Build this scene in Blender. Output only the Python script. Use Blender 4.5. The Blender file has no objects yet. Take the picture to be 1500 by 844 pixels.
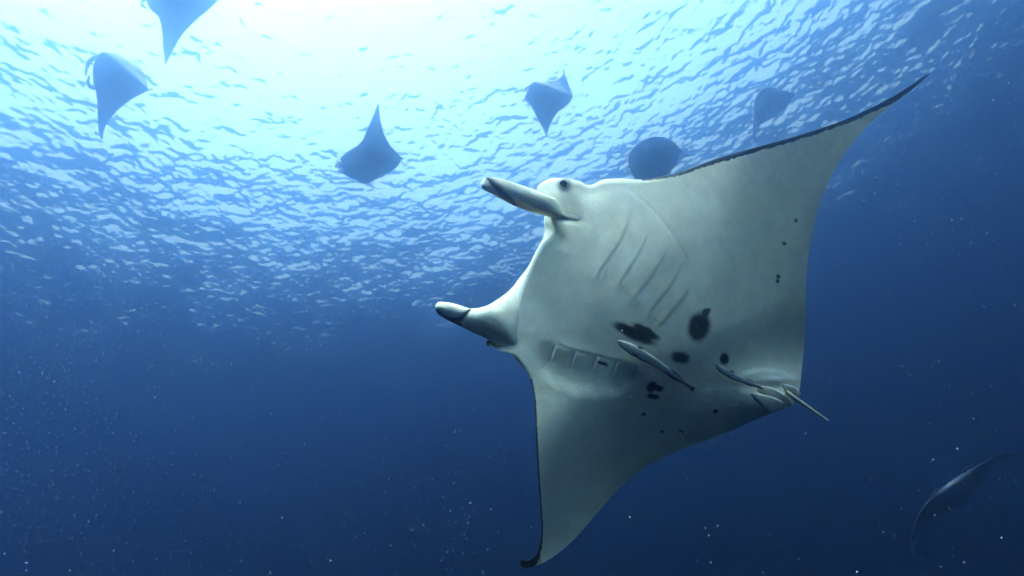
import bpy, math
import numpy as np
from mathutils import Vector, Matrix

scene = bpy.context.scene
rad = math.radians
RNG = np.random.default_rng(11)

# ------------------------------------------------------------------ camera
DEPTH = 23.0                                   # camera this far under the mean sea surface (z = 0)
CAM = np.array([0.0, 0.0, -DEPTH])
PITCH, ROLL, FPX = rad(31.0), rad(12.0), 687.0  # focal length in pixels of a 1500 px wide frame
Fw = np.array([0.0, math.cos(PITCH), math.sin(PITCH)])
R0 = np.array([1.0, 0.0, 0.0])
U0 = np.array([0.0, -math.sin(PITCH), math.cos(PITCH)])
Rt = math.cos(ROLL) * R0 - math.sin(ROLL) * U0
Up = math.sin(ROLL) * R0 + math.cos(ROLL) * U0
cd = bpy.data.cameras.new("camera")
cam = bpy.data.objects.new("camera", cd)
scene.collection.objects.link(cam)
cd.sensor_width = 36.0
cd.lens = 36.0 * FPX / 1500.0
cd.clip_start, cd.clip_end = 0.05, 2000.0
m = Matrix.Identity(4)
for i in range(3):
    m[i][0], m[i][1], m[i][2], m[i][3] = Rt[i], Up[i], -Fw[i], CAM[i]
cam.matrix_world = m
scene.camera = cam

# ------------------------------------------------------------------ world, sun, exposure
SUN_EL, SUN_AZ = rad(68), rad(-165)        # azimuth from straight ahead (+Y), clockwise seen from above
world = bpy.data.worlds.new("World")
scene.world = world
world.use_nodes = True
wn = world.node_tree.nodes
bg = wn["Background"]
sky = wn.new("ShaderNodeTexSky")
sky.sky_type = 'NISHITA'
sky.sun_disc = False
sky.sun_elevation, sky.sun_rotation = SUN_EL, SUN_AZ
sky.air_density, sky.dust_density, sky.ozone_density = 1.0, 6, 1.0
bw = wn.new("ShaderNodeRGBToBW")                # thin white sea haze over the whole sky
mixw = wn.new("ShaderNodeMix"); mixw.data_type = 'RGBA'
mixw.inputs["Factor"].default_value = 0.65
world.node_tree.links.new(sky.outputs[0], bw.inputs[0])
world.node_tree.links.new(sky.outputs[0], mixw.inputs["A"])
world.node_tree.links.new(bw.outputs[0], mixw.inputs["B"])
tint = wn.new("ShaderNodeMix"); tint.data_type = 'RGBA'; tint.blend_type = 'MULTIPLY'
tint.inputs["Factor"].default_value = 1.0
tint.inputs["B"].default_value = (1.05, 1.28, 0.76, 1)
world.node_tree.links.new(mixw.outputs["Result"], tint.inputs["A"])
world.node_tree.links.new(tint.outputs["Result"], bg.inputs["Color"])
bg.inputs["Strength"].default_value = 0.15

sd = bpy.data.lights.new("sun", 'SUN')
sun = bpy.data.objects.new("sun", sd)
scene.collection.objects.link(sun)
sd.energy, sd.angle, sd.color = 1.3, rad(14.0), (1.0, 0.95, 0.87)
sdir = Vector((math.sin(SUN_AZ) * math.cos(SUN_EL), math.cos(SUN_AZ) * math.cos(SUN_EL), math.sin(SUN_EL)))
sun.rotation_euler = (-sdir).to_track_quat('-Z', 'Y').to_euler()
sun.location = (0, 0, 30)

scene.view_settings.view_transform = 'Standard'
scene.view_settings.look = 'None'
scene.view_settings.gamma = 1.0
scene.view_settings.use_curve_mapping = False
scene.view_settings.exposure = 3.25

cy = scene.cycles
cy.use_denoising = True
cy.max_bounces, cy.diffuse_bounces, cy.glossy_bounces = 8, 2, 3
cy.transmission_bounces, cy.volume_bounces, cy.transparent_max_bounces = 4, 3, 12
cy.caustics_reflective = cy.caustics_refractive = True
cy.sample_clamp_indirect = 6.0

# ------------------------------------------------------------------ helpers
def pix(px, py, d):
    """world point seen at pixel (px, py) of the 1500 x 844 photograph, d metres along the optical axis"""
    px, py, d = np.broadcast_arrays(np.asarray(px, float), np.asarray(py, float), np.asarray(d, float))
    return CAM + d[..., None] * (Fw + (px[..., None] - 750) / FPX * Rt + (422 - py[..., None]) / FPX * Up)

def to_pix(p):
    v = np.asarray(p) - CAM
    z = v @ Fw
    return 750 + FPX * (v @ Rt) / z, 422 - FPX * (v @ Up) / z, z

def hermite(ts, vals, q):
    """smooth curve through vals (n, k) at ts, sampled at q"""
    ts, vals, q = np.asarray(ts, float), np.asarray(vals, float), np.asarray(q, float)
    if vals.ndim == 1:
        vals = vals[:, None]
    h = np.diff(ts)
    s = np.diff(vals, axis=0) / h[:, None]
    mm = np.zeros_like(vals)
    mm[1:-1] = (s[:-1] * h[1:, None] + s[1:] * h[:-1, None]) / (h[:-1] + h[1:])[:, None]
    mm[0], mm[-1] = s[0], s[-1]
    i = np.clip(np.searchsorted(ts, q, side='right') - 1, 0, len(ts) - 2)
    u = ((q - ts[i]) / h[i])[:, None]
    hh = h[i][:, None]
    return ((2 * u**3 - 3 * u**2 + 1) * vals[i] + (u**3 - 2 * u**2 + u) * hh * mm[i]
            + (-2 * u**3 + 3 * u**2) * vals[i + 1] + (u**3 - u**2) * hh * mm[i + 1])

def sstep(a, b, x):
    u = np.clip((x - a) / (b - a), 0, 1)
    return u * u * (3 - 2 * u)

_lat = np.random.default_rng(5).random((256, 256))
def vnoise(x, y):
    """value noise, 0..1"""
    x, y = np.asarray(x, float), np.asarray(y, float)
    xi, yi = np.floor(x).astype(int), np.floor(y).astype(int)
    fx, fy = x - xi, y - yi
    fx, fy = fx * fx * (3 - 2 * fx), fy * fy * (3 - 2 * fy)
    a = _lat[xi % 256, yi % 256]; b = _lat[(xi + 1) % 256, yi % 256]
    c = _lat[xi % 256, (yi + 1) % 256]; d = _lat[(xi + 1) % 256, (yi + 1) % 256]
    return (a * (1 - fx) + b * fx) * (1 - fy) + (c * (1 - fx) + d * fx) * fy

def fbm(x, y, n=4):
    v, a, t = 0, 0.5, 0
    for k in range(n):
        v = v + a * vnoise(x * 2**k + 17 * k, y * 2**k + 31 * k); t += a; a *= 0.5
    return v / t

def mesh_obj(name, verts, faces, mat, parent=None, origin=None, cols=None, smooth=True):
    verts = np.asarray(verts, float)
    o0 = np.zeros(3) if origin is None else np.asarray(origin)
    me = bpy.data.meshes.new(name)
    faces = np.asarray(faces)
    me.vertices.add(len(verts))
    me.vertices.foreach_set("co", (verts - o0).ravel())
    k = faces.shape[1]
    me.loops.add(faces.size)
    me.loops.foreach_set("vertex_index", faces.ravel().astype(np.int32))
    me.polygons.add(len(faces))
    me.polygons.foreach_set("loop_start", np.arange(0, faces.size, k, dtype=np.int32))
    me.polygons.foreach_set("loop_total", np.full(len(faces), k, dtype=np.int32))
    me.update(calc_edges=True)
    me.validate()
    if cols is not None:
        at = me.color_attributes.new("skin", 'FLOAT_COLOR', 'POINT')
        c = np.ones((len(verts), 4)); c[:, :3] = cols
        at.data.foreach_set("color", c.ravel())
    if smooth:
        me.polygons.foreach_set("use_smooth", np.ones(len(me.polygons), bool))
    me.materials.append(mat)
    ob = bpy.data.objects.new(name, me)
    scene.collection.objects.link(ob)
    if parent is not None:
        ob.parent = parent
    elif origin is not None:
        ob.location = o0
    return ob

def thing(name, loc, label, category, group=None):
    e = bpy.data.objects.new(name, None)
    scene.collection.objects.link(e)
    e.location = loc
    e.empty_display_size = 0.2
    e["label"], e["category"] = label, category
    if group:
        e["group"] = group
    return e

def airfoil(t):
    v = 0.2969 * np.sqrt(t) - 0.1260 * t - 0.3516 * t**2 + 0.2843 * t**3 - 0.1036 * t**4
    return np.clip(v / 0.1000, 0, None)
def ellip(t):
    return 2 * np.sqrt(np.clip(t * (1 - t), 0, None))

def loft(st, ns, ntf, ntb, prof_f=airfoil, prof_b=airfoil, relief=None, smooth=0, field=None):
    """closed body between two edge curves A (leading) and B (trailing).
    st rows: ax ay ad bx by bd front_thickness back_thickness. The front sheet faces the photographer."""
    st = np.asarray(st, float)
    mid = np.hypot(np.diff(st[:, 0]), np.diff(st[:, 1])) + np.hypot(np.diff(st[:, 3]), np.diff(st[:, 4])) + 1e-3
    ts = np.r_[0, np.cumsum(mid)]
    q = hermite(ts, st, np.linspace(0, ts[-1], ns))
    if smooth:
        kr = np.exp(-0.5 * (np.arange(-3 * smooth, 3 * smooth + 1) / smooth)**2); kr /= kr.sum()
        for c in (2, 5, 6, 7):
            q[:, c] = np.convolve(np.pad(q[:, c], 3 * smooth, mode='edge'), kr, 'valid')
        q[0, 6:] = q[-1, 6:] = 0
    def sheet(nt, front):
        k = np.linspace(0, 1, nt)
        t = 0.45 * k + 0.55 * (1 - np.cos(np.pi * k)) / 2
        T = np.broadcast_to(t, (ns, nt))
        g = lambda c: q[:, c][:, None] * (1 - T) + q[:, c + 3][:, None] * T
        px, py, d = g(0), g(1), g(2)
        if field is not None:
            base, lift = field(px, py, q, front)
            d = base - lift if front else base + q[:, 7][:, None] * prof_b(T)
        elif front:
            d = d - q[:, 6][:, None] * prof_f(T)
            if relief is not None:
                d = d - relief(px, py, T)
        else:
            d = d + q[:, 7][:, None] * prof_b(T)
        return px, py, d, T
    f, b = sheet(ntf, True), sheet(ntb, False)
    pv = pix(f[0], f[1], f[2]).reshape(-1, 3)
    bv = pix(b[0], b[1], b[2])[:, 1:-1].reshape(-1, 3)
    verts = np.vstack([pv, bv])
    nf, nbk = ns * ntf, ntb - 2
    idf = np.arange(nf).reshape(ns, ntf)
    idb = np.concatenate([idf[:, :1], nf + np.arange(ns * nbk).reshape(ns, nbk), idf[:, -1:]], 1)
    def quads(a, flip):
        qd = np.stack([a[:-1, :-1], a[:-1, 1:], a[1:, 1:], a[1:, :-1]], -1).reshape(-1, 4)
        return qd[:, ::-1] if flip else qd
    faces = np.vstack([quads(idf, False), quads(idb, True)])
    info = dict(px=np.r_[f[0].ravel(), b[0][:, 1:-1].ravel()], py=np.r_[f[1].ravel(), b[1][:, 1:-1].ravel()],
                t=np.r_[f[3].ravel(), b[3][:, 1:-1].ravel()],
                s=np.r_[np.repeat(np.linspace(0, 1, ns), ntf), np.repeat(np.linspace(0, 1, ns), nbk)],
                front=np.r_[np.ones(nf, bool), np.zeros(ns * nbk, bool)], q=q)
    return verts, faces, info

def tube(path, radii, nseg=12, nring=40, flat=1.0, flat_dir=None):
    """tapered closed tube along a 3-D polyline; flat squeezes it along flat_dir"""
    path, radii = np.asarray(path, float), np.asarray(radii, float)
    ts = np.r_[0, np.cumsum(np.linalg.norm(np.diff(path, axis=0), axis=1))]
    s = np.linspace(0, ts[-1], nring)
    p, r = hermite(ts, path, s), np.clip(hermite(ts, radii, s)[:, 0], 1e-4, None)
    tan = np.gradient(p, axis=0); tan /= np.linalg.norm(tan, axis=1)[:, None]
    ref = -Fw if flat_dir is None else np.asarray(flat_dir, float)
    n2 = ref - (tan @ ref)[:, None] * tan
    n2 /= np.linalg.norm(n2, axis=1)[:, None]
    n1 = np.cross(tan, n2)
    a = np.linspace(0, 2 * np.pi, nseg, endpoint=False)
    v = p[:, None] + r[:, None, None] * (np.cos(a)[None, :, None] * n1[:, None] + flat * np.sin(a)[None, :, None] * n2[:, None])
    idx = np.arange(nring * nseg).reshape(nring, nseg)
    nx = np.roll(idx, -1, 1)
    faces = np.stack([idx[:-1], idx[1:], nx[1:], nx[:-1]], -1).reshape(-1, 4)
    return v.reshape(-1, 3), faces, np.tile(a, nring), np.repeat(s / ts[-1], nseg)

# ------------------------------------------------------------------ materials
def new_mat(name):
    mt = bpy.data.materials.new(name)
    mt.use_nodes = True
    return mt, mt.node_tree.nodes, mt.node_tree.links

def skin_material(name, rough=0.55, bump=0.15, mottle=0.12, scale=14.0):
    mt, n, l = new_mat(name)
    b = n["Principled BSDF"]
    at = n.new("ShaderNodeAttribute"); at.attribute_name = "skin"
    tc = n.new("ShaderNodeTexCoord")
    nz = n.new("ShaderNodeTexNoise"); nz.inputs["Scale"].default_value = scale; nz.inputs["Detail"].default_value = 7
    nz.inputs["Roughness"].default_value = 0.65
    l.new(tc.outputs["Object"], nz.inputs["Vector"])
    mr = n.new("ShaderNodeMapRange")
    mr.inputs["From Min"].default_value, mr.inputs["From Max"].default_value = 0.3, 0.7
    mr.inputs["To Min"].default_value, mr.inputs["To Max"].default_value = 1 - mottle, 1 + mottle * 0.4
    l.new(nz.outputs["Fac"], mr.inputs["Value"])
    mx = n.new("ShaderNodeVectorMath"); mx.operation = 'SCALE'
    l.new(at.outputs["Color"], mx.inputs[0]); l.new(mr.outputs[0], mx.inputs["Scale"])
    l.new(mx.outputs[0], b.inputs["Base Color"])
    b.inputs["Roughness"].default_value = rough
    b.inputs["Specular IOR Level"].default_value = 0.25
    n2 = n.new("ShaderNodeTexNoise"); n2.inputs["Scale"].default_value = scale * 9; n2.inputs["Detail"].default_value = 4
    l.new(tc.outputs["Object"], n2.inputs["Vector"])
    bp = n.new("ShaderNodeBump"); bp.inputs["Strength"].default_value = bump; bp.inputs["Distance"].default_value = 0.01
    l.new(n2.outputs["Fac"], bp.inputs["Height"]); l.new(bp.outputs[0], b.inputs["Normal"])
    return mt

def plain_material(name, col, rough=0.5, scale=40.0, var=0.15):
    mt, n, l = new_mat(name)
    b = n["Principled BSDF"]
    tc = n.new("ShaderNodeTexCoord")
    nz = n.new("ShaderNodeTexNoise"); nz.inputs["Scale"].default_value = scale
    l.new(tc.outputs["Object"], nz.inputs["Vector"])
    rp = n.new("ShaderNodeValToRGB")
    c = np.array(col)
    rp.color_ramp.elements[0].color = (*(c * (1 - var)), 1)
    rp.color_ramp.elements[1].color = (*np.clip(c * (1 + var), 0, 1), 1)
    l.new(nz.outputs["Fac"], rp.inputs[0]); l.new(rp.outputs[0], b.inputs["Base Color"])
    b.inputs["Roughness"].default_value = rough
    return mt

M_SKIN = skin_material("manta_skin", rough=0.6, bump=0.12, mottle=0.13, scale=9.0)
M_FAR = skin_material("far_manta_skin", bump=0.0, mottle=0.2, scale=3.0)
M_REM = skin_material("remora_skin", rough=0.35, bump=0.08, mottle=0.15, scale=60.0)
M_EYE = plain_material("eye_black", (0.012, 0.013, 0.012), 0.12)
M_IRIS = plain_material("eye_ring", (0.05, 0.06, 0.055), 0.3)
M_SNOW = plain_material("plankton_white", (0.88, 0.88, 0.86), 0.5, var=0.05)

# ------------------------------------------------------------------ sea surface
def ocean(n, size, seed, wind, amp):
    """height field of a wind-driven sea (random-phase spectrum), periodic over size metres"""
    r = np.random.default_rng(seed)
    k = np.fft.fftfreq(n, d=size / n) * 2 * np.pi
    kx, ky = np.meshgrid(k, k, indexing='ij')
    kk = np.hypot(kx, ky); kk[0, 0] = 1
    L = wind**2 / 9.81
    ph = np.exp(-1 / (kk * L)**2) / kk**3.05 * (0.55 + 0.45 * ((kx * 0.35 + ky * 0.94) / kk)**2) * np.exp(-(kk * 0.032)**2)
    ph[0, 0] = 0
    h = np.fft.ifft2((r.normal(size=(n, n)) + 1j * r.normal(size=(n, n))) * np.sqrt(ph)).real
    gx = np.gradient(h, size / n, axis=0)
    gy = np.gradient(h, size / n, axis=1)
    return h * amp / np.sqrt((gx**2 + gy**2).mean())          # amp = rms slope

TILE, NT = 34.0, 400
swell = ocean(NT, TILE, 8, 4.2, 1.0); swell = swell / swell.std()
gust = 1.0 + 0.28 * np.clip(np.roll(swell, 90, 0), -1.8, 1.8)          # calmer and rougher patches
hgt = ocean(NT, TILE, 3, 1.9, 0.185) * gust + 0.05 * swell
def sea_height(x, y):
    u, v = (x / TILE * NT) % NT, (y / TILE * NT) % NT
    i, j = np.floor(u).astype(int), np.floor(v).astype(int)
    fu, fv = u - i, v - j
    g = lambda a, b: hgt[a % NT, b % NT]
    return (g(i, j) * (1 - fu) + g(i + 1, j) * fu) * (1 - fv) + (g(i, j + 1) * (1 - fu) + g(i + 1, j + 1) * fu) * fv

STEP = TILE / NT
xs = np.r_[-320, -200, -130, np.arange(-52, 46 + 1e-6, STEP), 110, 180, 320]
ys = np.r_[-320, -180, -80, np.arange(-2, 58 + 1e-6, STEP), 110, 180, 320]
X, Y = np.meshgrid(xs, ys, indexing='ij')
Z = sea_height(X, Y)
nx_, ny_ = X.shape
ids = np.arange(nx_ * ny_).reshape(nx_, ny_)
sea_faces = np.stack([ids[:-1, :-1], ids[1:, :-1], ids[1:, 1:], ids[:-1, 1:]], -1).reshape(-1, 4)
mt, n, l = new_mat("sea_water_surface")
n.clear()
out = n.new("ShaderNodeOutputMaterial")
fr = n.new("ShaderNodeFresnel"); fr.inputs["IOR"].default_value = 1.333
refr = n.new("ShaderNodeBsdfRefraction"); refr.inputs["IOR"].default_value = 1.333; refr.inputs["Roughness"].default_value = 0.08
trn = n.new("ShaderNodeBsdfTransparent")
gl = n.new("ShaderNodeBsdfGlossy"); gl.inputs["Roughness"].default_value = 0.02
m1 = n.new("ShaderNodeMixShader"); m1.inputs[0].default_value = 0.6
m2 = n.new("ShaderNodeMixShader")
l.new(refr.outputs[0], m1.inputs[1]); l.new(trn.outputs[0], m1.inputs[2])
l.new(fr.outputs[0], m2.inputs[0]); l.new(m1.outputs[0], m2.inputs[1]); l.new(gl.outputs[0], m2.inputs[2])
tc = n.new("ShaderNodeTexCoord")
nz = n.new("ShaderNodeTexNoise"); nz.inputs["Scale"].default_value = 4.0; nz.inputs["Detail"].default_value = 4
l.new(tc.outputs["Object"], nz.inputs["Vector"])
bp = n.new("ShaderNodeBump"); bp.inputs["Strength"].default_value = 0.5; bp.inputs["Distance"].default_value = 0.03
l.new(nz.outputs["Fac"], bp.inputs["Height"])
for nd in (fr, refr, gl):
    l.new(bp.outputs[0], nd.inputs["Normal"])
l.new(m2.outputs[0], out.inputs["Surface"])
sea = mesh_obj("water_surface", np.stack([X, Y, Z], -1).reshape(-1, 3), sea_faces, mt)
sea["kind"] = "structure"
sea["label"] = "rippled sea surface seen from below, bright where the sky shows through"

# ------------------------------------------------------------------ the water itself
hm, n, l = new_mat("sea_water_volume")
n.clear()
out = n.new("ShaderNodeOutputMaterial")
pv = n.new("ShaderNodeVolumePrincipled")
pv.inputs["Color"].default_value = (.25,.425,.73, 1)
pv.inputs["Absorption Color"].default_value = (.06,.12,.78, 1)
pv.inputs["Density"].default_value = .086
pv.inputs["Anisotropy"].default_value = .966
l.new(pv.outputs[0], out.inputs["Volume"])
hx, hy, z0, z1 = 300.0, 300.0, -140.0, float(Z.max()) + 0.3
hv = [(x, y, z) for z in (z0, z1) for y in (-hy, hy) for x in (-hx, hx)]
hf = [(0, 2, 3, 1), (4, 5, 7, 6), (0, 1, 5, 4), (2, 6, 7, 3), (0, 4, 6, 2), (1, 3, 7, 5)]
haze = mesh_obj("haze", hv, hf, hm, smooth=False)
haze["kind"] = "stuff"
haze["label"] = "blue sea water that fades distant rays"

# ------------------------------------------------------------------ the near manta ray
def main_depth(px, py):
    q = (np.asarray(px, float) - 960) * 0.624 - (np.asarray(py, float) - 440) * 0.781
    p = (np.asarray(px, float) - 960) * 0.781 + (np.asarray(py, float) - 440) * 0.624
    return np.interp(q.ravel(), QT, DT).reshape(q.shape) + 0.0008 * np.clip(p + 60, 0, None)**2 / (np.abs(p + 60) + 150)
QT = np.arange(-640, 740, 2.0)
DT = np.interp(QT, [-640, -430, -250, -150, -80, 0, 100, 200, 350, 520, 740], [1.85, 2.21, 2.535, 2.71, 2.825, 2.98, 3.20, 3.46, 3.93, 4.48, 5.2])
_k = np.exp(-0.5 * (np.arange(-90, 91) / 28.0)**2)
DT = np.convolve(np.pad(DT, 90, mode='reflect', reflect_type='odd'), _k / _k.sum(), 'valid')

# leading-edge x y, trailing-edge x y, belly thickness, back thickness
ST = [
 (1364, 105, 1362, 108, 0, 0), (1352, 113, 1346, 123, .006, .006), (1325, 131, 1312, 150, .012, .012), (1300, 146, 1283, 173, .018, .018),
 (1250, 170, 1240, 221, .025, .03), (1190, 192, 1208, 280, .035, .05), (1120, 212, 1190, 340, .045, .07),
 (1050, 232, 1182, 395, .055, .09), (990, 253, 1180, 440, .065, .12), (945, 263, 1180, 475, .08, .15),
 (905, 262, 1178, 505, .10, .19), (882, 264, 1177, 520, .11, .21), (866, 271, 1176, 530, .12, .23), (848, 265, 1174, 548, .13, .25),
 (826, 261, 1173, 560, .14, .27), (800, 264, 1172, 568, .15, .29), (787, 275, 1171, 573, .155, .30), (790, 295, 1170, 577, .16, .30),
 (806, 318, 1169, 581, .165, .30), (811, 338, 1168, 584, .17, .30), (791, 360, 1167, 586, .17, .30), (775, 391, 1165, 588, .17, .30),
 (763, 420, 1162, 590, .17, .30), (755, 450, 1158, 594, .165, .29), (748, 472, 1154, 597, .16, .28), (730, 490, 1148, 600, .155, .27),
 (712, 502, 1141, 602, .15, .26), (722, 510, 1134, 604, .145, .25), (750, 520, 1126, 607, .14, .23), (770, 542, 1108, 614, .12, .19), (781, 572, 1075, 630, .09, .14),
 (784, 612, 1030, 648, .07, .11), (786, 660, 985, 664, .055, .09), (789, 710, 940, 688, .045, .07), (792, 750, 905, 718, .035, .05),
 (793, 780, 870, 757, .025, .035), (790, 801, 838, 793, .018, .022), (783, 816, 805, 819, .014, .014), (772, 822, 785, 829, .012, .012),
 (763, 821, 768, 832, .008, .008), (761, 825, 763, 829, 0, 0)]
st = np.array([(a, b, 0, c, d, 0, f, g) for a, b, c, d, f, g in ST], float)
st[:, 2] = main_depth(st[:, 0], st[:, 1])
st[:, 5] = main_depth(st[:, 3], st[:, 4])

def seg_dist(px, py, pts):
    """distance to a polyline, signed by side, and the 0..1 position along it"""
    pts = np.asarray(pts, float)
    best = np.full(px.shape, 1e9); sign = np.ones(px.shape); pos = np.zeros(px.shape)
    L = np.r_[0, np.cumsum(np.hypot(*np.diff(pts, axis=0).T))]
    for i in range(len(pts) - 1):
        a, b = pts[i], pts[i + 1]
        e = b - a; ll = e @ e
        u = np.clip(((px - a[0]) * e[0] + (py - a[1]) * e[1]) / ll, 0, 1)
        dx, dy = px - a[0] - u * e[0], py - a[1] - u * e[1]
        dd = np.hypot(dx, dy)
        w = dd < best
        best = np.where(w, dd, best)
        sign = np.where(w, np.sign(e[0] * dy - e[1] * dx), sign)
        pos = np.where(w, (L[i] + u * math.sqrt(ll)) / L[-1], pos)
    return best * sign, pos

CREASE = [(905, 272), (922, 279), (935, 288), (955, 306), (970, 323), (985, 342), (995, 358), (1005, 373), (1012, 392)]
GILLS_UP = [[(926, 297), (921, 325), (912, 350), (893, 378), (876, 402)],
            [(955, 325), (946, 352), (930, 383), (907, 416)],
            [(983, 352), (972, 378), (955, 406), (927, 440)],
            [(1001, 378), (996, 396), (980, 424), (950, 460)],
            [(1012, 415), (1000, 438), (982, 462), (968, 478)]]
GILLS_LOW = [[(813, 505), (805, 528), (790, 548)], [(843, 515), (836, 535), (822, 560)], [(874, 521), (867, 542), (852, 570)],
             [(905, 528), (898, 546), (884, 574)], [(934, 536), (926, 552), (908, 572)]]
IN_X, IN_Y = [770, 790, 812, 845, 875, 905, 935, 955], [492, 496, 502, 513, 520, 527, 535, 541]
OUT_Y = [530, 545, 561, 573, 579, 576, 560, 545]

def relief(px, py, e):
    """height of the belly skin's folds in metres, towards the photographer"""
    h = np.zeros(px.shape)
    # raised upper gill field ending in the long crease
    sdc, pos = seg_dist(px, py, CREASE)
    fade = sstep(0.02, 0.25, pos) * (1 - sstep(0.88, 1.0, pos))
    h += 0.007 * fade * (0.5 + 0.5 * np.tanh(sdc / 2.2)) * np.exp(-np.abs(sdc) / 40) - 0.004 * fade * np.exp(-(sdc / 3.0)**2)
    for g in GILLS_UP:
        sg, pg = seg_dist(px, py, g)
        fg = sstep(0.0, 0.15, pg) * (1 - sstep(0.93, 1.0, pg)) * (0.55 + 0.45 * pg)
        h += 0.004 * fg * (0.5 + 0.5 * np.tanh(sg / 1.4)) * np.exp(-np.abs(sg) / 20) - 0.0015 * fg * np.exp(-(sg / 1.8)**2)
        e = np.hypot(px - g[-1][0], (py - g[-1][1]))
        h += 0.004 * np.exp(-(e / 8)**2)
    # lower gill field: turns away under a ridge and closes with a soft rim
    yi, yo = np.interp(px, IN_X, IN_Y), np.interp(px, IN_X, OUT_Y)
    w = (py - yi) / (yo - yi)
    ends = sstep(775, 812, px) * (1 - sstep(905, 950, px))
    scal = 0.02 * np.sin((px - 790) / 31 * 2 * np.pi)
    w = w + scal * sstep(0.6, 1.0, w) * (1 - sstep(1.1, 1.6, w))
    prof = 0.2 * np.exp(-(w / 0.16)**2) - sstep(-0.05, 0.65, w) * (1 - sstep(0.72, 1.2, w))
    h += 0.013 * ends * prof
    for g in GILLS_LOW:
        sg, pg = seg_dist(px, py, g)
        fg = sstep(0.0, 0.08, pg) * (1 - sstep(0.75, 1.0, pg))
        h += (1 - 0.7 * sstep(0.3, 0.5, pg)) * fg * (0.004 * (0.5 - 0.5 * np.tanh(sg / 1.4)) * np.exp(-np.abs(sg) / 12) - 0.005 * np.exp(-(sg / 1.8)**2))
    # cheek fold running into the upper head fin and the shoulder dip behind the eye
    sf, pf = seg_dist(px, py, [(800, 315), (830, 321), (862, 326)])
    h -= 0.02 * np.exp(-(sf / 5)**2) * (1 - sstep(0.5, 1.0, pf))
    sf, pf = seg_dist(px, py, [(812, 338), (822, 352), (832, 375)])
    h -= 0.014 * np.exp(-(sf / 7)**2) * (1 - sstep(0.3, 1.0, pf))
    h -= 0.02 * np.exp(-((px - 868) / 22)**2 - ((py - 276) / 16)**2)
    h += 0.012 * np.exp(-((px - 826) / 26)**2 - ((py - 282) / 20)**2)
    # folds round the vent
    h += 0.007 * np.exp(-((px - 1120) / 46)**2 - ((py - 552) / 11)**2)
    h -= 0.014 * np.exp(-((px - 1130) / 38)**2 - ((py - 568) / 8)**2)
    h += 0.007 * np.exp(-((px - 1135) / 14)**2 - ((py - 557) / 4.5)**2)
    sv, pvv = seg_dist(px, py, [(1086, 552), (1112, 544), (1140, 546), (1166, 558)])
    h += 0.004 * np.exp(-(sv / 5)**2)
    # faint muscle bands across the wings
    h += 0.0022 * (fbm(px / 60, py / 60) - 0.5) * sstep(5, 40, e)
    h *= sstep(0.0, 9.0, e)
    return h

def edge_dist(px, py, pts):
    x, y = px.ravel(), py.ravel()
    o = np.empty(len(x))
    for k in range(0, len(x), 20000):
        o[k:k + 20000] = np.sqrt(((x[k:k + 20000, None] - pts[None, :, 0])**2 + (y[k:k + 20000, None] - pts[None, :, 1])**2).min(1))
    return o.reshape(px.shape)

def bulge(px, py):
    """the rounded body between the wings, metres towards the photographer"""
    q = (px - 960) * 0.624 - (py - 440) * 0.781
    p = (px - 960) * 0.781 + (py - 440) * 0.624
    wq = (112.0 + 63.0 * sstep(-130, 130, q)) * (1 - 0.35 * sstep(-150, 220, p))
    wing = 0.012 + 0.035 * np.exp(-(q / 330)**2)
    return wing + 0.065 * np.exp(-np.abs(q / wq)**2.2) * (1 - 0.8 * sstep(-80, 230, p))

FRONT = np.array([(1364, 105), (1190, 192), (1050, 232), (945, 260), (866, 258), (808, 258), (776, 300), (762, 360), (750, 430), (735, 490), (752, 530), (781, 575), (786, 660), (793, 780), (761, 825)], float)
FRONT = np.concatenate([np.linspace(a, b, 30, endpoint=False) for a, b in zip(FRONT[:-1], FRONT[1:])])

def body_field(px, py, q, front):
    lead, trail = q[:, 0:2], q[:, 3:5]
    k = int(np.argmin(np.hypot(trail[:, 0] - 1168, trail[:, 1] - 584)))
    e1, e2 = edge_dist(px, py, trail[:k + 1:2]), edge_dist(px, py, trail[k::2])
    eT = np.minimum(e1, e2)
    centre = np.exp(-((px - 1140) / 110)**2 - ((py - 590) / 60)**2)
    base = main_depth(px, py) + 0.13 * ((1 - sstep(0, 150, e1)) + (1 - sstep(0, 150, e2))) * (1 - centre) + 0.16 * np.exp(-((px - 716) / 22)**2 - ((py - 503) / 10)**2)     # trailing margins droop away
    if not front:
        return base, 0.0
    eL = edge_dist(px, py, lead)
    w = 4 + 4 * np.exp(-np.abs(((px - 960) * 0.624 - (py - 440) * 0.781) / 190)**3)
    rnd = (0.30 * np.sqrt(1 - (1 - np.clip(eL / w, 0, 1))**2) + 0.70 * (1 - (1 - np.clip(edge_dist(px, py, FRONT) / 130, 0, 1))**2)) * (1 - (1 - np.clip(e1 / 70, 0, 1))**2) * (1 - (1 - np.clip(e2 / 70, 0, 1))**2)
    return base, bulge(px, py) * rnd + relief(px, py, np.minimum(eL, eT))

verts, faces, I = loft(st, 860, 290, 40, smooth=9, field=body_field)

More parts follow.
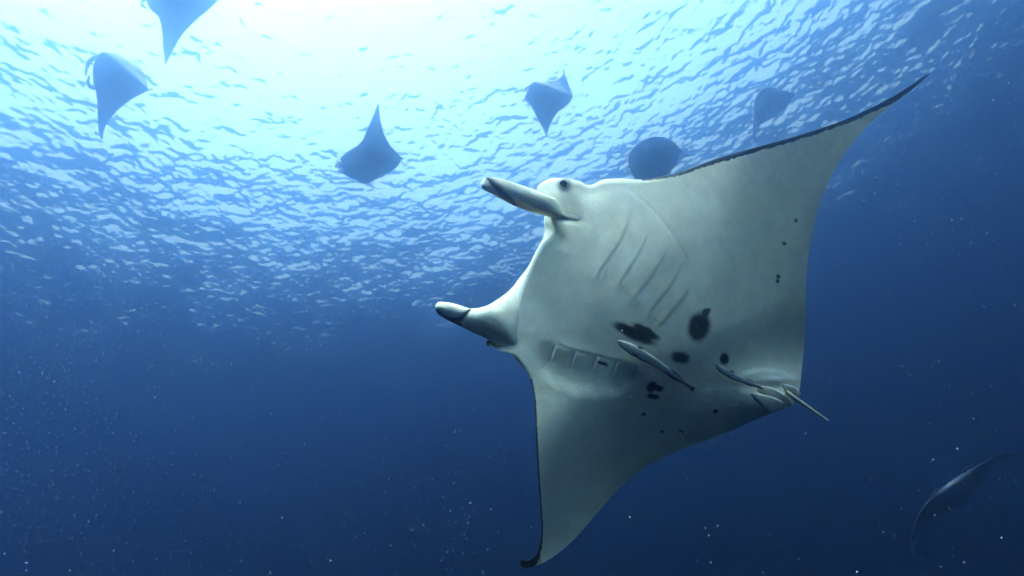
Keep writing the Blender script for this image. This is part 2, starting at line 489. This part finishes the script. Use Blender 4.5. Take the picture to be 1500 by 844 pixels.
BELLY, DARK = np.array([0.79, 0.71, 0.45]), np.array([0.014, 0.016, 0.012])
SPOTS = [(929, 489, 35, 9.5, 26), (946, 486, 23, 7.5, 30), (1024, 479, 17, 23, 14), (1034, 459, 6, 9, 30), (997, 524, 14, 9, 12), (1061, 525, 7, 9, 8),
         (955, 567, 10, 8, -50), (962, 568, 12, 5, 12), (957, 581, 10.5, 4.2, 10), (1166, 323, 3, 3, 0), (1149, 357, 3.6, 2.8, 0), (1140, 405, 3.6, 3.6, 0),
         (1139, 412, 3.2, 3.4, 0), (943, 607, 3.4, 2.4, -20), (1048, 603, 3.8, 2.8, -15), (970, 632, 3.2, 2.4, -15), (996, 631, 2.6, 2, 0),
         (1001, 633, 3, 2, 20), (883, 533, 10, 2.6, 22)]
def belly_colour(I):
    px, py, t, s, fr_ = I["px"], I["py"], I["t"], I["s"], I["front"]
    c = np.tile(BELLY, (len(px), 1))
    jx = px + 1.9 * (fbm(px / 3.6, py / 3.6, 3) - 0.5) * 2
    jy = py + 1.9 * (fbm(px / 3.6 + 40, py / 3.6 + 9, 3) - 0.5) * 2
    dark = np.zeros(len(px))
    for cx, cy_, rx, ry, ang in SPOTS:
        a = math.radians(ang)
        k = 1.0 if max(rx, ry) > 6 else 0.35
        x, y = px + (jx - px) * k - cx, py + (jy - py) * k - cy_
        u, v = (x * math.cos(a) + y * math.sin(a)) / rx, (-x * math.sin(a) + y * math.cos(a)) / ry
        dark = np.maximum(dark, 1 - sstep(0.66, 1.24, np.hypot(u, v)))
    # dark fringe along the leading edges
    q = I["q"]
    idx = np.round(s * (len(q) - 1)).astype(int)
    chord = np.hypot(q[idx, 0] - q[idx, 3], q[idx, 1] - q[idx, 4])
    up = (px > 940) & (s < 0.4)
    e_up = seg_dist(px, py, [(942, 263), (990, 253), (1050, 232), (1120, 212), (1190, 192), (1250, 170), (1300, 146), (1363, 106)])[0]
    e_up = np.abs(e_up)
    wid = np.interp(px, [940, 970, 1050, 1200, 1280, 1363], [2.5, 6, 9.5, 8.5, 9, 12]) * (0.8 + 0.5 * (fbm(px / 4, py / 4, 3) - 0.5))
    dark = np.maximum(dark, np.where(up, 1 - sstep(0.85, 1.1, e_up / wid), 0))
    e_lo = np.abs(seg_dist(px, py, [(778, 556), (783, 590), (786, 660), (789, 710), (792, 750), (793, 780), (790, 801), (783, 816), (772, 822), (761, 822)])[0])
    wl = np.interp(py, [550, 580, 760, 800, 815, 830], [1.5, 3.2, 3.2, 4.5, 10, 16]) * (0.8 + 0.6 * (fbm(px / 4, py / 4, 3) - 0.5))
    dark = np.maximum(dark, np.where((s > 0.6) & (px < 810), 1 - sstep(0.8, 1.15, e_lo / wl), 0))
    # dark skin round the eye
    dark = np.maximum(dark, np.exp(-(((px - 827) / 11)**2 + ((py - 271) / 11)**2)**2) * (0.9 + 0.1 * vnoise(px / 2, py / 2)))
    dark = np.maximum(dark, 0.85 * np.exp(-(((px - 716) / 14)**2 + ((py - 505) / 8)**2)**1.5))
    # slits of the gills: dark gaps between the flaps
    for g in GILLS_UP + GILLS_LOW:
        sg, pg = seg_dist(px, py, g)
        low = g in GILLS_LOW
        wgt = (sstep(0.0, 0.1, pg) * (1 - sstep(0.35, 0.6, pg)) * 0.35) if low else (sstep(0.05, 0.4, pg) * (1 - sstep(0.9, 1.0, pg)) * 0.10)
        dark = np.maximum(dark, wgt * np.exp(-(sg / 1.5)**2))
    sg, pg = seg_dist(px, py, CREASE)
    dark = np.maximum(dark, 0.22 * sstep(0.1, 0.35, pg) * (1 - sstep(0.85, 1.0, pg)) * np.exp(-(sg / 1.6)**2))
    sg, pg = seg_dist(px, py, list(zip(IN_X, IN_Y))[2:7])
    dark = np.maximum(dark, 0.35 * sstep(0.0, 0.1, pg) * (1 - sstep(0.7, 1.0, pg)) * np.exp(-(sg / 1.8)**2))
    # natural dark trailing margin, with mild shading put into the skin colour
    margin_shade = 0.35 * sstep(0.72, 1.0, t) * sstep(30, 120, chord) * (0.6 + 0.8 * fbm(px / 30, py / 30))
    c = c * (1 - margin_shade[:, None]) + np.array([0.16, 0.17, 0.15]) * margin_shade[:, None]
    c *= ((0.93 + 0.14 * fbm(px / 25 + 3, py / 25)) * (0.965 + 0.07 * fbm(px / 2.1, py / 2.1, 2)) * (0.97 + 0.06 * fbm((px * .8 + py * .6) / 3, (py * .8 - px * .6) / 40, 2)))[:, None]
    c = c * (1 - dark[:, None]) + DARK * dark[:, None]
    back = np.tile(np.array([0.02, 0.022, 0.024]), (len(px), 1))
    wht = sstep(0.06, 0.16, np.minimum(t, 1 - t) * 1.0)
    rim = ((px < 945) & (s > 0.15) & (s < 0.75))
    back = np.where((rim & (t < 0.10))[:, None], BELLY, back)
    return np.where(fr_[:, None], c, back)

root_loc = pix(960, 440, 3.05)
ray = thing("manta_ray", root_loc, "large pale-bellied manta ray close up, black spots and two remoras on its belly", "manta ray")
mesh_obj("body", verts, faces, M_SKIN, ray, root_loc, belly_colour(I))

def md(x, y):
    return float(main_depth(np.array([x]), np.array([y]))[0])

def surface_depth(x, y):
    """depth of the belly skin at a pixel, read from the mesh"""
    fm = I["front"]
    k = np.argmin((I["px"][fm] - x)**2 + (I["py"][fm] - y)**2)
    return float((verts[:len(fm)][fm][k] - CAM) @ Fw)

# head fins (cephalic lobes)
def fin_colour_up(I):
    px, py, t = I["px"], I["py"], I["t"]
    c = np.tile(BELLY, (len(px), 1))
    # dark outer edge of the rolled tip, thinning down the shaft
    sdl, pos = seg_dist(px, py, [(714, 263), (723, 273), (735, 286), (750, 299)])
    dk = np.exp(-((sdl + 3) / np.interp(px, [710, 730, 755], [6.0, 6.0, 4.0]))**2) * (px < 760)
    dk = np.maximum(dk, 0.75 * sstep(0.62, 0.95, t) * (1 - sstep(745, 815, px)) * sstep(738, 752, px))
    dk = np.maximum(dk, 0.45 * (1 - sstep(0.0, 0.22, t)) * (1 - sstep(735, 790, px)))
    dk *= 0.65 + 0.7 * fbm(px / 4, py / 4)
    dk = np.clip(dk, 0, 1)
    return c * (1 - dk[:, None]) + np.array([0.03, 0.032, 0.026]) * dk[:, None]
def fin_colour_low(I):
    px, py, t = I["px"], I["py"], I["t"]
    c = np.tile(BELLY * 1.03, (len(px), 1))
    sdl, pos = seg_dist(px, py, [(638, 452), (645, 463), (660, 469), (674, 468), (682, 460), (688, 453)])
    dk = np.exp(-(sdl / np.interp(pos, [0, 0.3, 0.6, 1], [3.0, 5.0, 4.5, 2.0]))**2)
    dk = np.maximum(dk, 0.8 * (1 - sstep(2, 7, np.abs(seg_dist(px, py, [(642, 460), (652, 467), (672, 477)])[0]))))
    return c * (1 - dk[:, None]) + np.array([0.035, 0.037, 0.03]) * dk[:, None]

def edge_stations(rows):
    return np.array([(a, b, dd, c, d, dd + e, f, g) for a, b, c, d, dd, e, f, g in rows], float)

sdp = lambda x, y: surface_depth(x, y)
d_u = sdp(812, 312) - 0.01
up_rows = [(705, 268, 705, 269, d_u - .13, 0, 0, 0), (708, 262, 706, 275, d_u - .13, 0, .025, .02), (722, 260, 722, 285, d_u - .11, 0, .045, .04), (740, 263, 742, 296, d_u - .09, 0, .055, .05),
           (760, 270, 762, 305, d_u - .06, 0, .06, .06), (780, 277, 783, 312, d_u - .035, 0, .06, .07), (802, 286, 806, 318, d_u - .012, 0, .055, .09),
           (822, 294, 824, 321, sdp(823, 308) + .085, -.085, .044, .03), (840, 303, 842, 323.5, sdp(841, 315) + .08, -.078, .034, .03), (856, 312, 857, 325, sdp(856, 319) + .06, -.052, .016, .02), (872, 322, 872, 326, sdp(872, 324) + .02, 0, .0, .0)]
def up_relief(px, py, t):
    sdl, pos = seg_dist(px, py, [(714, 260), (724, 273), (737, 287), (752, 300)])
    inner = 1 - sstep(744, 756, px)
    return inner * np.where(sdl > 0, 0.030 * sstep(0, 14, sdl) - 0.012 * np.exp(-np.abs(sdl) / 2.5), 0.006 * np.exp(-np.abs(sdl) / 4)) * sstep(0, 0.06, t) * (1 - sstep(0.95, 1, t))
v, f, i2 = loft(edge_stations(up_rows), 120, 60, 30, ellip, ellip, relief=up_relief)
mesh_obj("cephalic_fin", v, f, M_SKIN, ray, root_loc, fin_colour_up(i2))

d_l = md(760, 470) + 0.02
low_rows = [(637, 449, 637, 450, d_l - .12, 0, 0, 0), (641, 444, 639, 457, d_l - .12, 0, .03, .03), (655, 443, 652, 467, d_l - .11, 0, .05, .05), (672, 447, 672, 477, d_l - .09, 0, .055, .05),
            (690, 452, 690, 486, d_l - .07, 0, .06, .06), (710, 449, 708, 494, d_l - .04, 0, .075, .08), (730, 438, 730, 507, d_l + .025, -.06, .085, .1),
            (748, 424, 750, 520, d_l + .085, -.12, .09, .12), (764, 404, 768, 541, d_l + .12, -.14, .085, .12), (790, 385, 800, 556, d_l + .16, -.12, .04, .08), (815, 380, 820, 560, d_l + .2, 0, 0, 0)]
def low_relief(px, py, t):
    sdl, pos = seg_dist(px, py, [(640, 456), (650, 465), (664, 468), (676, 465), (683, 458), (690, 453)])
    h = np.where(sdl < 0, 0.012 * (1 - np.exp(-np.abs(sdl) / 4)), -0.012 * np.exp(-np.abs(sdl) / 4)) * (1 - sstep(684, 694, px))
    h -= 0.008 * np.exp(-(seg_dist(px, py, [(700, 480), (735, 498), (765, 520)])[0] / 6)**2) * sstep(695, 730, px)
    h += 0.008 * np.exp(-(seg_dist(px, py, [(730, 460), (745, 490), (760, 515)])[0] / 9)**2)
    return h * sstep(0, 0.08, t) * (1 - sstep(0.92, 1, t))
v, f, i2 = loft(edge_stations(low_rows), 140, 90, 30, ellip, ellip, relief=low_relief)
mesh_obj("cephalic_fin", v, f, M_SKIN, ray, root_loc, fin_colour_low(i2))

# far rim of the mouth, showing behind the lip
mr_rows = [(800, 308, 822, 318), (797, 320, 818, 326), (798, 335, 820, 345), (795, 350, 812, 362), (785, 368, 800, 380), (774, 390, 790, 400), (763, 405, 780, 425), (745, 428, 772, 450), (728, 446, 765, 475)]
rows = []
for k, (a, b, c, d) in enumerate(mr_rows):
    w = 0.0 if k in (0, len(mr_rows) - 1) else 0.03
    rows.append((a, b, md(a, b) + 0.16, c, d, md(c, d) + 0.06, w * 0.3, w))
v, f, i2 = loft(rows, 70, 14, 10, ellip, ellip)
mouth = mesh_obj("mouth", v, f, M_SKIN, ray, root_loc, np.tile(BELLY * np.array([0.8, 0.85, 0.9]), (len(v), 1)))
mouth["label"] = "pale far rim of the open mouth behind the lip"

# eyes
def ellipsoid(c, ax, nu=24, nv=14):
    u = np.linspace(0, 2 * np.pi, nu, endpoint=False); w = np.linspace(0.001, np.pi - 0.001, nv)
    U, W = np.meshgrid(u, w, indexing='ij')
    v = c + (np.sin(W) * np.cos(U))[..., None] * ax[0] + (np.sin(W) * np.sin(U))[..., None] * ax[1] + np.cos(W)[..., None] * ax[2]
    i = np.arange(nu * nv).reshape(nu, nv); j = np.roll(i, -1, 0)
    f = np.stack([i[:, :-1], i[:, 1:], j[:, 1:], j[:, :-1]], -1).reshape(-1, 4)
    return v.reshape(-1, 3), f
def eye(x, y, dd, r):
    s = dd / FPX
    c = pix(x, y, dd)
    v, f = ellipsoid(c, (Rt * r * s, Up * r * 1.1 * s, -Fw * r * 0.5 * s))
    e = mesh_obj("eye", v, f, M_EYE, ray, root_loc)
    return e
eye(825, 269.5, surface_depth(825, 269.5) - 0.004, 5.5)
eye(716, 504, surface_depth(722, 503) + 0.03, 3.2)

# pelvic fins, claspers, back fin and tail
dv = surface_depth(1110, 580)
rows = [(1094, 577, dv + .00, 1097, 579, dv, 0, 0), (1104, 576, dv - .02, 1108, 588, dv - .02, .006, .006), (1118, 578, dv - .03, 1119, 598, dv - .03, .01, .01), (1132, 582, dv - .03, 1128, 605, dv - .03, .01, .01),
        (1144, 587, dv - .02, 1140, 601, dv - .02, .008, .008), (1151, 592, dv - .0, 1150, 595, dv, 0, 0)]
v, f, i2 = loft(rows, 40, 20, 8, ellip, ellip)
edge = np.exp(-(seg_dist(i2["px"], i2["py"], [(1094, 578), (1108, 588), (1121, 601)])[0] / 1.6)**2)[:, None]
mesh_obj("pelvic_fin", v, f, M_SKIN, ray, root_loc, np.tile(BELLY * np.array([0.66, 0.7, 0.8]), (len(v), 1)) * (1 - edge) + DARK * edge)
dv2 = surface_depth(1150, 566)
rows = [(1140, 562, dv2, 1141, 565, dv2, 0, 0), (1152, 563, dv2 - .02, 1150, 571, dv2 - .02, .01, .01), (1163, 567, dv2 - .02, 1158, 576, dv2 - .02, .01, .01), (1169, 573, dv2, 1167, 582, dv2, .008, .008), (1171, 580, dv2, 1170, 583, dv2, 0, 0)]
v, f, i2 = loft(rows, 30, 14, 8, ellip, ellip)
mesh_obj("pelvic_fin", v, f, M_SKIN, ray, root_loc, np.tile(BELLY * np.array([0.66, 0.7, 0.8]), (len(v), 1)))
dc = surface_depth(1120, 575) - 0.02
v, f, _, _ = tube([pix(1108, 570, dc + .01), pix(1122, 573, dc - .01), pix(1142, 582, dc - .01), pix(1154, 590, dc), pix(1160, 594, dc)], [.014, .030, .032, .028, .012], 14, 30, 0.28)
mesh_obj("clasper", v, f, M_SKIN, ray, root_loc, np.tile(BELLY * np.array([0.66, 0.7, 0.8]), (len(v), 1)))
v, f, _, _ = tube([pix(1110, 582, dc + .01), pix(1128, 586, dc - .005), pix(1144, 593, dc), pix(1150, 597, dc + .01)], [.008, .02, .018, .006], 14, 30, 0.28)
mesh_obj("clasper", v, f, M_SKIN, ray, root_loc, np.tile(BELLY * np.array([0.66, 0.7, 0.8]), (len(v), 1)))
v, f, _, _ = tube([pix(1150, 574, dc + .05), pix(1167, 585.5, dc + .06), pix(1190, 601, dc + .07), pix(1213, 616.5, dc + .08)], [.018, .014, .010, .005], 12, 30)
mesh_obj("tail", v, f, M_SKIN, ray, root_loc, np.tile(BELLY * 1.1, (len(v), 1)))
rows = [(1150, 566, dv2 + .1, 1156, 580, dv2 + .1, 0, 0), (1160, 563, dv2 + .14, 1166, 578, dv2 + .14, .012, .012), (1168, 569, dv2 + .16, 1171, 578, dv2 + .16, .01, .01), (1173, 576, dv2 + .17, 1174, 578, dv2 + .17, 0, 0)]
v, f, i2 = loft(rows, 24, 12, 8, ellip, ellip)
mesh_obj("dorsal_fin", v, f, M_SKIN, ray, root_loc, np.tile(BELLY, (len(v), 1)))

# ------------------------------------------------------------------ remoras clinging to the belly
def remora(axis, half, label, lift):
    axis, half = np.array(axis, float), np.array(half, float) * 0.88
    tang = np.gradient(axis, axis=0); tang /= np.linalg.norm(tang, axis=1)[:, None]
    nrm = np.stack([tang[:, 1], -tang[:, 0]], 1)               # towards the upper right of the picture
    rows = []
    for (x, y), hw, nn in zip(axis, half, nrm):
        dd = surface_depth(x, y) - lift
        th = hw * dd / FPX
        A, B = (x + nn[0] * hw, y + nn[1] * hw), (x - nn[0] * hw, y - nn[1] * hw)
        rows.append((A[0], A[1], dd, B[0], B[1], dd, th * 0.55, th * 0.6))
    rows = np.array(rows)
    rows[0, 6:] = rows[-1, 6:] = 0
    rows[1:-1, 2] = np.convolve(rows[:, 2], np.ones(3) / 3, 'valid'); rows[:, 5] = rows[:, 2]
    loc = pix(axis[0, 0], axis[0, 1], rows[0, 2])
    r = thing("remora", loc, label, "remora", "remoras on the manta's belly")
    v, f, i = loft(rows, 90, 24, 20, ellip, ellip)
    s, t = i["s"], i["t"]
    c = np.tile(np.array([0.74, 0.68, 0.48]), (len(v), 1))
    dk = np.maximum(np.exp(-((t - 1.0) / 0.15)**2), 0.7 * np.exp(-((t - 0.0) / 0.08)**2))
    dk = np.maximum(dk, sstep(0.68, 0.98, s) * 0.6)
    dk = np.maximum(dk, 1 - sstep(0.0, 0.03, s))
    dk = np.maximum(dk, np.where(i["front"], 0, 0.9))
    dk = np.clip(dk * (0.8 + 0.4 * fbm(s * 60, t * 6)), 0, 1)
    c = c * (1 - dk[:, None]) + np.array([0.035, 0.037, 0.03]) * dk[:, None]
    mesh_obj("body", v, f, M_REM, r, loc, c)
    dark = np.array([0.045, 0.047, 0.038])
    # tail fin, pectoral fin, upper and lower fin fringes
    a, tn, nn = axis[-1], tang[-1], nrm[-1]
    k = half.max() / 9.0
    dd = rows[-1, 2]
    def fin(name, pts, th=0.004, part_of=r):
        rr = np.array([(p[0][0], p[0][1], dd0, p[1][0], p[1][1], dd0, th * w, th * w) for p, dd0, w in pts])
        v, f, i = loft(rr, 16, 10, 8, ellip, ellip)
        mesh_obj(name, v, f, M_REM, part_of, loc, np.tile(dark, (len(v), 1)) * (0.6 + 0.8 * vnoise(i["px"] / 2, i["py"] / 2))[:, None])
    q0, q1 = a - tn * 3 * k, a + tn * 6 * k
    fin("tail_fin", [((q0 + nn * 1.5 * k, q0 - nn * 1.5 * k), dd, 0.0), ((a + nn * 2.5 * k, a - nn * 2.5 * k), dd, 1), ((q1 + nn * 5 * k, q1 - nn * 5 * k), dd, 0)])
    j = len(axis) // 3
    b, tb, nb = axis[j], tang[j], nrm[j]
    db = rows[j, 2]
    hw = half[j]
    p0, p1, p2 = b - nb * hw * 0.45, b - nb * hw * 0.6 + tb * 8 * k, b - nb * hw * 0.95 + tb * 17 * k
    fin("pectoral_fin", [((p0 + nb * .5, p0 - nb * .5), db - .03, 0), ((p1 + nb * 2 * k, p1 - nb * 1.5 * k), db - .033, 1), ((p2 + nb * .5, p2 - nb * .5), db - .02, 0)])
    p0, p1, p2 = b + nb * hw * 0.8, b + nb * hw * 1.0 + tb * 6 * k, b + nb * hw * 1.15 + tb * 14 * k
    fin("pectoral_fin", [((p0 + nb * .5, p0 - nb * .5), db, 0), ((p1 + nb * 2 * k, p1 - nb * 1.5 * k), db - .004, 1), ((p2 + nb * .5, p2 - nb * .5), db - .004, 0)])
    j2 = int(len(axis) * 0.62)
    for side, nm in ((1, "dorsal_fin"), (-1, "anal_fin")):
        c0, c1, c2 = axis[j2] , axis[j2 + 1], axis[-2]
        n0, n1, n2 = nrm[j2] * side, nrm[j2 + 1] * side, nrm[-2] * side
        fin(nm, [((c0 + n0 * (half[j2] * .9), c0 + n0 * half[j2] * .6), rows[j2, 2], 0), ((c1 + n1 * (half[j2 + 1] + 2.2 * k), c1 + n1 * half[j2 + 1] * .5), rows[j2 + 1, 2], 1),
                 ((c2 + n2 * (half[-2] + .6 * k), c2 + n2 * half[-2] * .5), rows[-2, 2], 0)])
    v, f = ellipsoid(pix(axis[1, 0] + nrm[1, 0] * half[1] * .3, axis[1, 1] + nrm[1, 1] * half[1] * .3, rows[1, 2] - half[1] * .8 * rows[1, 2] / FPX), (Rt * .004, Up * .004, -Fw * .003), 10, 6)
    mesh_obj("eye", v, f, M_EYE, r, loc)

remora([(904, 498), (908, 501.5), (916, 506), (928, 513), (942, 521), (957, 529.5), (972, 539), (986, 549), (1000, 559), (1012, 568)],
       [0.3, 4.0, 7.0, 9.0, 8.6, 7.0, 5.4, 4.2, 3.0, 2.2], "larger remora clinging below the paired black spots on the manta's belly", 0.045)
remora([(1048, 533), (1051, 537), (1057, 541.5), (1066, 547), (1076, 552), (1087, 556.5), (1098, 561), (1108, 565), (1116, 569)],
       [0.3, 3.0, 5.0, 6.0, 5.6, 4.4, 3.4, 2.6, 2.0], "smaller remora clinging near the base of the manta's tail", 0.035)

# ------------------------------------------------------------------ the other rays
def far_ray(rows, d0, label, fins=(), tailpts=None, dorsal=False, thick=0.3, name="manta_ray", tilt=0.85):
    d0 = d0 * (1.0 if dorsal else 1.15)
    """rows: leading x y, trailing x y, extra depth in metres"""
    R = np.array(rows, float)
    R[:, 4] = np.where(R[:, 4] > 0.5, 0.5 + (R[:, 4] - 0.5) * 0.3, R[:, 4])
    chord = np.hypot(R[:, 0] - R[:, 2], R[:, 1] - R[:, 3])
    cm = chord.max()
    th = thick * (chord / cm)**1.3
    th[0] = th[-1] = 0
    # swimming nearly level overhead: what is higher in the picture is nearer
    ym = R[:, [1, 3]].mean()
    da, db = (d0 + R[:, 4] + tilt * (R[:, c] - ym) * d0 / FPX for c in (1, 3))
    st = np.stack([R[:, 0], R[:, 1], da, R[:, 2], R[:, 3], db, th * .5, th * .5], 1)
    v, f, i = loft(st, 90, 40, 24)
    c = centre = pix(R[:, [0, 2]].mean(), R[:, [1, 3]].mean(), d0)
    r = thing(name, centre, label, "manta ray", "manta rays in the distance")
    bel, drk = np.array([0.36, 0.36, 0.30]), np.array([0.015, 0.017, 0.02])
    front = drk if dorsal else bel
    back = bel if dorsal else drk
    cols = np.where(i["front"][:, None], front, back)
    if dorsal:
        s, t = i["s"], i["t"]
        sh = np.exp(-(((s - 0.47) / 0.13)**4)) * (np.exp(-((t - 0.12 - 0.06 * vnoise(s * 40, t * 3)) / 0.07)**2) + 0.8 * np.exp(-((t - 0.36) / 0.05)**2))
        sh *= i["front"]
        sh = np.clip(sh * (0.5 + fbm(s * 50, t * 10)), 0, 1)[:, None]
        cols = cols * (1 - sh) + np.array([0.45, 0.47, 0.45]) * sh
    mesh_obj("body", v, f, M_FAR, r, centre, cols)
    for pts, rad_ in fins:
        P3 = [pix(x, y, d0 + e) for x, y, e in pts]
        v, f, _, _ = tube(P3, np.linspace(1, 0.35, len(P3)) * rad_, 10, 20, 0.5)
        mesh_obj("cephalic_fin", v, f, M_FAR, r, centre, np.tile(bel if not dorsal else drk, (len(v), 1)))
    if tailpts:
        P3 = [pix(x, y, d0 + e) for x, y, e in tailpts]
        v, f, _, _ = tube(P3, np.linspace(0.035, 0.008, len(P3)), 8, 16)
        mesh_obj("tail", v, f, M_FAR, r, centre, np.tile(drk, (len(v), 1)))
    return r

far_ray([(300, -62, 314, -56, 2.2), (275, -68, 327, -40, 1.3), (245, -66, 335, -26, .5), (222, -58, 336, -16, .1), (214, -38, 334, -10, 0), (213, -12, 326, -5, 0), (219, 12, 306, 14, .05),
         (232, 25, 288, 29, .1), (237, 45, 267, 51, .2), (239, 70, 253, 75, .35), (242, 95, 243, 94, .5)], 13.0,
        "manta ray silhouette cut off by the top edge of the picture", [([(222, -8, 0), (212, -2, 0), (208, 6, -.1), (214, 12, -.2)], .1), ([(222, -45, 0), (208, -40, -.1), (203, -30, -.2)], .1)], [(334, -12, 0), (350, -14, .2), (372, -22, .4)])
far_ray([(199, 92, 203, 95, 2.2), (184, 85, 210, 106, 1.2), (167, 76, 215, 120, .4), (147, 77, 217, 130, 0), (137, 95, 216, 133, 0), (136, 115, 213, 135, 0), (140, 133, 199, 142, .05),
         (142.5, 150, 185, 151, .1), (143, 165, 170, 164, .2), (144, 186, 156, 182, .35), (148, 206, 149, 205, .5)], 13.5,
        "manta ray silhouette at the upper left with curled head fins", [([(146, 82, 0), (133, 88, -.1), (127, 99, -.2), (126, 110, -.3)], .11), ([(142, 128, 0), (133, 127, -.1), (129, 119, -.25), (131, 112, -.35)], .10)], [(214, 132, 0), (221, 131, .2), (227, 130, .4)])
far_ray([(553, 153, 555, 153, .6), (547, 169, 557, 174, .4), (539, 187, 562, 195, .25), (528, 209, 571, 212, .1), (509, 222, 582, 224, 0), (497, 234, 589, 232, 0), (495, 246, 587, 237, 0), (505, 256, 580, 246, .3),
         (519, 263, 567, 255, .9), (531, 269, 549, 264, 1.7), (539, 270, 542, 268, 2.4)], 15.0,
        "manta ray silhouette with one wing pointing straight up", [([(500, 238, 0), (494, 240, -.1), (492, 246, -.2)], .1), ([(502, 248, 0), (497, 251, -.1), (495, 255, -.2)], .1)], [(588, 233, 0), (591, 232, .2), (595, 231, .4)])
far_ray([(824.5, 101, 825.5, 101, 2.2), (824, 110, 829, 113, 1.5), (815, 117, 833, 124, .8), (798, 119, 837, 134, .3), (779, 121, 839, 142, 0), (772, 133, 836, 148, 0), (769, 145, 829, 156, 0), (778, 156, 818, 164, .1),
         (787, 173, 810, 175, .25), (795, 188, 804, 188, .4), (800, 199, 801, 199, .55)], 16.5,
        "manta ray silhouette above the near manta's upper head fin", [([(775, 128, 0), (770, 130, -.1), (768, 135, -.2)], .1), ([(772, 145, 0), (767, 145, -.1), (767, 150, -.2)], .1)])
far_ray([(1009, 229, 1007, 230, 1.0), (1000, 223, 997, 226, .7), (991, 212, 994, 233, .4), (979, 203, 991, 240, .2), (963, 200, 985, 248, 0), (945, 203, 979, 258, 0), (930, 213, 971, 268, 0), (921, 228, 963, 275, .1),
         (921, 242, 956, 280, .5), (927, 257, 951, 282, 1.1), (936, 276, 940, 282, 2.0)], 18.5,
        "rounded manta ray silhouette half hidden behind the near manta's shoulder", [([(926, 222, 0), (919, 228, -.1), (917, 236, -.2)], .1), ([(924, 244, 0), (918, 246, -.1), (919, 252, -.2)], .1)])
far_ray([(1166, 137, 1164, 141, 1.0), (1150, 133, 1158, 150, .6), (1136, 128, 1149, 160, .2), (1124, 126, 1138, 169, 0), (1113, 134, 1126, 176, 0), (1106, 145, 1117, 181, 0), (1104, 160, 1111, 186, .1),
         (1103.5, 180, 1107, 190, .5), (1104, 206, 1105, 206, 1.2)], 22.0,
        "small diamond-shaped manta ray silhouette below the near manta's raised wingtip", [([(1115, 132, 0), (1109, 131, -.1), (1105, 136, -.2)], .11), ([(1108, 148, 0), (1102, 148, -.1), (1100, 154, -.2)], .11)])
far_ray([(1498, 668, 1496, 670, .6), (1474, 661, 1474, 669, .4), (1445, 675, 1447, 691, .2), (1422, 687, 1431, 721, .1), (1399, 700, 1414, 740, 0), (1377, 716, 1394, 750, 0), (1360, 732, 1370, 760, .0), (1346, 752, 1354, 768, -.1),
         (1337, 775, 1345, 787, -.25), (1333, 793, 1338, 803, -.4), (1344, 825, 1344, 826, -.6)], 15.0,
        "dark-backed manta ray with white shoulder bars in the lower right", [([(1412, 692, -.1), (1418, 685, -.2), (1426, 686, -.3)], .06), ([(1374, 718, -.1), (1367, 724, -.2), (1362, 733, -.3)], .06)], [(1398, 728, 0), (1392, 740, .3), (1388, 748, .6)], dorsal=True, tilt=0.0)

# ------------------------------------------------------------------ drifting plankton and bubbles
N = 22000
dist = 1.1 + 7.5 * RNG.random(N)**0.8
pp = CAM + np.stack([(RNG.random(N) - 0.5) * 3.4 * dist, dist, (RNG.random(N) - 0.42) * 2.6 * dist], -1)
for cx, cy_, d0, sx, sy, k in ((65, 590, 3.0, 45, 90, 260), (130, 640, 3.6, 60, 120, 220), (560, 520, 4.5, 30, 90, 160), (640, 740, 3.2, 90, 70, 220), (330, 760, 3.4, 140, 60, 220), (30, 780, 2.6, 60, 70, 160)):
    c = pix(cx, cy_, d0)
    pp = np.vstack([pp, c + RNG.normal(size=(k, 3)) * np.array([sx, sx, sy]) * d0 / FPX])
r = 0.0008 + 0.0013 * RNG.random(len(pp))**4 + 0.00022 * np.linalg.norm(pp - CAM, axis=1)
octa = np.array([(1, 0, 0), (-1, 0, 0), (0, 1, 0), (0, -1, 0), (0, 0, 1), (0, 0, -1)], float)
of = np.array([(0, 2, 4), (2, 1, 4), (1, 3, 4), (3, 0, 4), (2, 0, 5), (1, 2, 5), (3, 1, 5), (0, 3, 5)])
sc = 0.7 + 0.9 * RNG.random((len(pp), 6, 1))
pv_ = pp[:, None] + octa[None] * r[:, None, None] * sc
pf_ = (of[None] + 6 * np.arange(len(pp))[:, None, None]).reshape(-1, 3)
snow = mesh_obj("plankton", pv_.reshape(-1, 3), pf_, M_SNOW, smooth=False)
snow["kind"] = "stuff"
snow["label"] = "tiny pale specks of plankton drifting through the water"
snow["category"] = "plankton"
